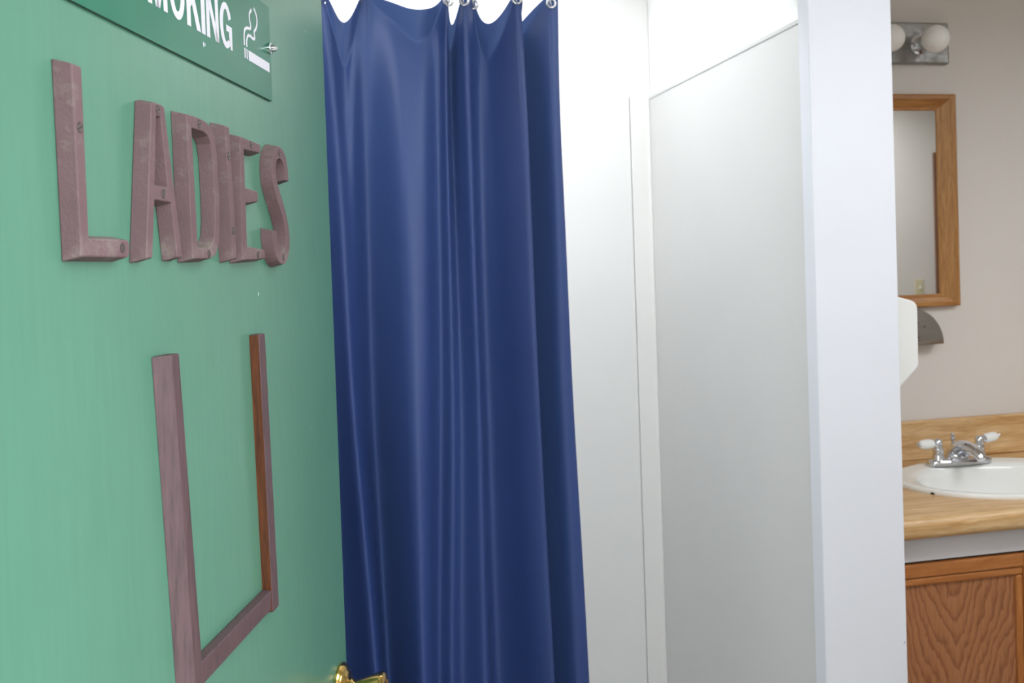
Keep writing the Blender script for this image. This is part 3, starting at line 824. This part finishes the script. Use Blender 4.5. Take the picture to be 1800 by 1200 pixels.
for sx in (-1, 1):
    hx = sx * .073
    st = lathe('handle_post', [(.010, .021), (.020, .020), (.030, .0165), (.040, .0155), (.048, .0165), (.052, .0155), (.054, .0125), (.058, .0125), (.062, .0135), (.074, .0130), (.080, .0095), (.0835, 0)], M['chrome'], fa, 28)
    st.location = (hx, 0, 0)
    yaw = -.30 * sx if sx < 0 else .18
    hd = empty('lever_handle'); hd.parent = fa; hd.location = (hx, 0, .068)
    hd.rotation_euler = (0, 0, 0)
    dirv = Vector((sx * 1.0, -.12 if sx < 0 else .10, 0.02 if sx < 0 else .12)).normalized()
    hd.rotation_mode = 'QUATERNION'; hd.rotation_quaternion = dirv.to_track_quat('X', 'Z')
    lathe('lever_collar', [(.006, .008), (.014, .0085), (.017, .0115), (.020, .0115), (.021, .009), (.021, 0)], M['chrome'], hd, 20, 'X')
    lathe('porcelain_lever', [(.020, .0115), (.026, .0145), (.040, .0152), (.056, .0145), (.064, .0125), (.070, .0085), (.071, 0)], M['porcelain'], hd, 24, 'X')
    lathe('lever_tip', [(.068, .0075), (.072, .007), (.074, .004), (.077, .0052), (.081, .0045), (.083, 0)], M['chrome'], hd, 16, 'X')
# spout: broad root rising from the base, arching low over the bowl
sp = catmull([(0, .012, .010), (0, .004, .036), (0, -.020, .054), (0, -.055, .056), (0, -.088, .046), (0, -.105, .030)], 5)
n = len(sp)
V = []; F = []; sg_ = 20
for i, p in enumerate(sp):
    t = (sp[min(i + 1, n - 1)] - sp[max(i - 1, 0)]).normalized()
    a = Vector((1, 0, 0)); b_ = t.cross(a)
    w = .030 * (1 - i / (n - 1)) ** 1.2 + .0135; h_ = .020 * (1 - i / (n - 1)) + .0105
    for k in range(sg_):
        th = 2 * math.pi * k / sg_
        V.append(p + a * math.cos(th) * w + b_ * math.sin(th) * h_)
for i in range(n - 1):
    for k in range(sg_):
        k2 = (k + 1) % sg_; F.append((i * sg_ + k, i * sg_ + k2, (i + 1) * sg_ + k2, (i + 1) * sg_ + k))
F.append(tuple(range(sg_))); F.append(tuple((n - 1) * sg_ + k for k in range(sg_)))
spo = mesh_obj('spout', V, F, M['chrome'], fa); auto_smooth(spo, 45)
lathe('pop_up_knob', [(.0, .0045), (.052, .0045), (.056, .0065), (.060, .0085), (.066, .0085), (.070, .0050), (.072, .0060), (.077, .0065), (.080, .004), (.081, 0)], M['chrome'], fa, 18).location = (-.004, .024, .012)

# ------------------------------------------------------------------ mirror
mr = empty('wall_mirror', (1.86, BY, 1.666))
tag(mr, 'oak framed mirror on the wall above the sink', 'mirror')
X0, X1, Z0, Z1 = 1.627, 2.093, 1.322, 2.012
W = .066
def frame_side(name, P, mat):
    """P: outer pair and inner pair (x,z); stepped moulding that slopes down to the glass"""
    (oa, ob), (ia, ib) = P
    lerp = lambda a, b_, t: (a[0] + (b_[0] - a[0]) * t, a[1] + (b_[1] - a[1]) * t)
    st = [(0, 0), (0, .022), (.10, .026), (.30, .026), (.38, .022), (.72, .016), (.80, .012), (.96, .011), (1, .008), (1, 0)]
    V = []
    for t, dpt in st:
        for e0, e1 in ((oa, ia), (ob, ib)):
            q = lerp(e0, e1, t); V.append((q[0] - 1.86, -dpt, q[1] - 1.666))
    F = [(2 * i, 2 * i + 1, 2 * i + 3, 2 * i + 2) for i in range(len(st) - 1)]
    F += [tuple(2 * i for i in range(len(st))), tuple(2 * i + 1 for i in range(len(st)))]
    return mesh_obj(name, V, F, mat, mr)
oc = [(X0, Z0), (X1, Z0), (X1, Z1), (X0, Z1)]; ic = [(X0 + W, Z0 + W * .62), (X1 - W, Z0 + W * .62), (X1 - W, Z1 - W * .78), (X0 + W, Z1 - W * .78)]
for i in range(4):
    j = (i + 1) % 4
    frame_side('frame_rail' if i % 2 == 0 else 'frame_stile', ((oc[i], oc[j]), (ic[i], ic[j])), M['frame_oak_h'] if i % 2 == 0 else M['frame_oak'])
box('mirror_glass', ic[0][0] - .004 - 1.86, ic[1][0] + .004 - 1.86, -.007, -.002, ic[0][1] - .004 - 1.666, ic[2][1] + .004 - 1.666, M['mirror'], mr)

# ------------------------------------------------------------------ vanity light bar
lb = empty('vanity_light', (1.725, BY, 2.177))
tag(lb, 'chrome bar light with round white globe bulbs above the mirror', 'light')
o = box('back_plate', 1.375 - 1.725, 2.075 - 1.725, -.022, -.0005, -.067, .067, M['plate'], lb, .006)
for bx in (1.489, 1.646, 1.803, 1.960):
    so_ = lathe('socket', [(.020, .030), (.026, .030), (.028, .0225), (.048, .0225), (.050, .024), (.072, .024), (.074, .022), (.074, 0)], M['chrome'], lb, 28, '-Y')
    so_.location = (bx - 1.725, 0, -.008)
    gl = [(.070, .016), (.078, .019)]
    for k in range(1, 17):
        a = math.radians(158 - 158 * k / 16); gl.append((.128 - .050 * math.cos(math.pi - a) * -1 if False else .126 - .0505 * math.cos(a) * 1 if False else .113 + .043 * math.cos(a), .043 * math.sin(a)))
    gl = [(.070, .016), (.076, .0185)] + sorted([(q[0], q[1]) for q in gl[2:]], key=lambda q: q[0])
    gl[-1] = (gl[-1][0], 0)
    g = lathe('globe_bulb', gl, M['globe'], lb, 36, '-Y', 60)
    g.location = (bx - 1.725, 0, -.008)

# ------------------------------------------------------------------ paper towel dispenser on the far side of the partition
dp = empty('paper_dispenser', (1.205, 2.10, 1.29))
tag(dp, 'white plastic paper dispenser with sloping bottom, fixed behind the white post', 'dispenser')
pf = [(0, 1.186), (.060, 1.150), (.092, 1.1945), (.141, 1.2405), (.1435, 1.247), (.1440, 1.372), (.1425, 1.381), (.138, 1.3875), (.130, 1.392), (.095, 1.402), (.0, 1.412)]
V = []; F = []; nP = len(pf)
for y in (1.972, 2.222):
    V += [(x, y - 2.10, z - 1.29) for x, z in pf]
F.append(tuple(range(nP))); F.append(tuple(range(nP, 2 * nP)))
for i in range(nP):
    j = (i + 1) % nP; F.append((i, j, nP + j, nP + i))
db = mesh_obj('dispenser_cover', V, F, M['abs'], dp); bevel(db, .0025, 2, 50)
box('lock', .1440, .1455, -.01, .01, .03, .05, M['steel'], dp)

# half-round steel hood below the mirror
hd = empty('half_round_hood', (1.893, BY, 1.203))
tag(hd, 'grey steel half-round wall hood just below the mirror', 'wall hood')
V = []; F = []; N = 24; rr = .118
for y, r in ((0, rr), (-.046, rr), (-.050, rr - .004)):
    V += [(r * math.cos(math.pi * k / N), y, r * math.sin(math.pi * k / N)) for k in range(N + 1)]
for i in range(2):
    for k in range(N): F.append((i * (N + 1) + k, i * (N + 1) + k + 1, (i + 1) * (N + 1) + k + 1, (i + 1) * (N + 1) + k))
F.append(tuple(2 * (N + 1) + k for k in range(N + 1)))
hs = mesh_obj('hood_shell', V, F, M['brushed'], hd); auto_smooth(hs, 40)
md = hs.modifiers.new('t', 'SOLIDIFY'); md.thickness = .0015
box('hood_arm', -.05, .05, -.02, -.0005, .02, .04, M['steel'], hd)

# ------------------------------------------------------------------ seen in the mirror: front wall with a switch and a brown door
dr = box('door_2', 3.74, 4.55, FY1 + .002, FY1 + .03, .01, 2.03, M['brown_wood'])
struct(dr, 'brown wooden door seen only in the mirror', 'door')
struct(boxes('trim_6', [(3.665, 3.738, FY1, FY1 + .02, 0, 2.09), (4.552, 4.625, FY1, FY1 + .02, 0, 2.09), (3.738, 4.552, FY1, FY1 + .02, 2.032, 2.09)], M['brown_wood'], bev=.003), 'brown wooden casing around the far door', 'trim')
sw = empty('light_switch', (3.555, FY1, 1.29)); tag(sw, 'ivory light switch beside the brown door casing', 'switch')
box('switch_plate', -.030, .030, 0, .006, -.050, .050, M['ivory'], sw, .003)
box('switch_toggle', -.005, .005, .006, .016, -.006, .010, M['abs'], sw, .002)
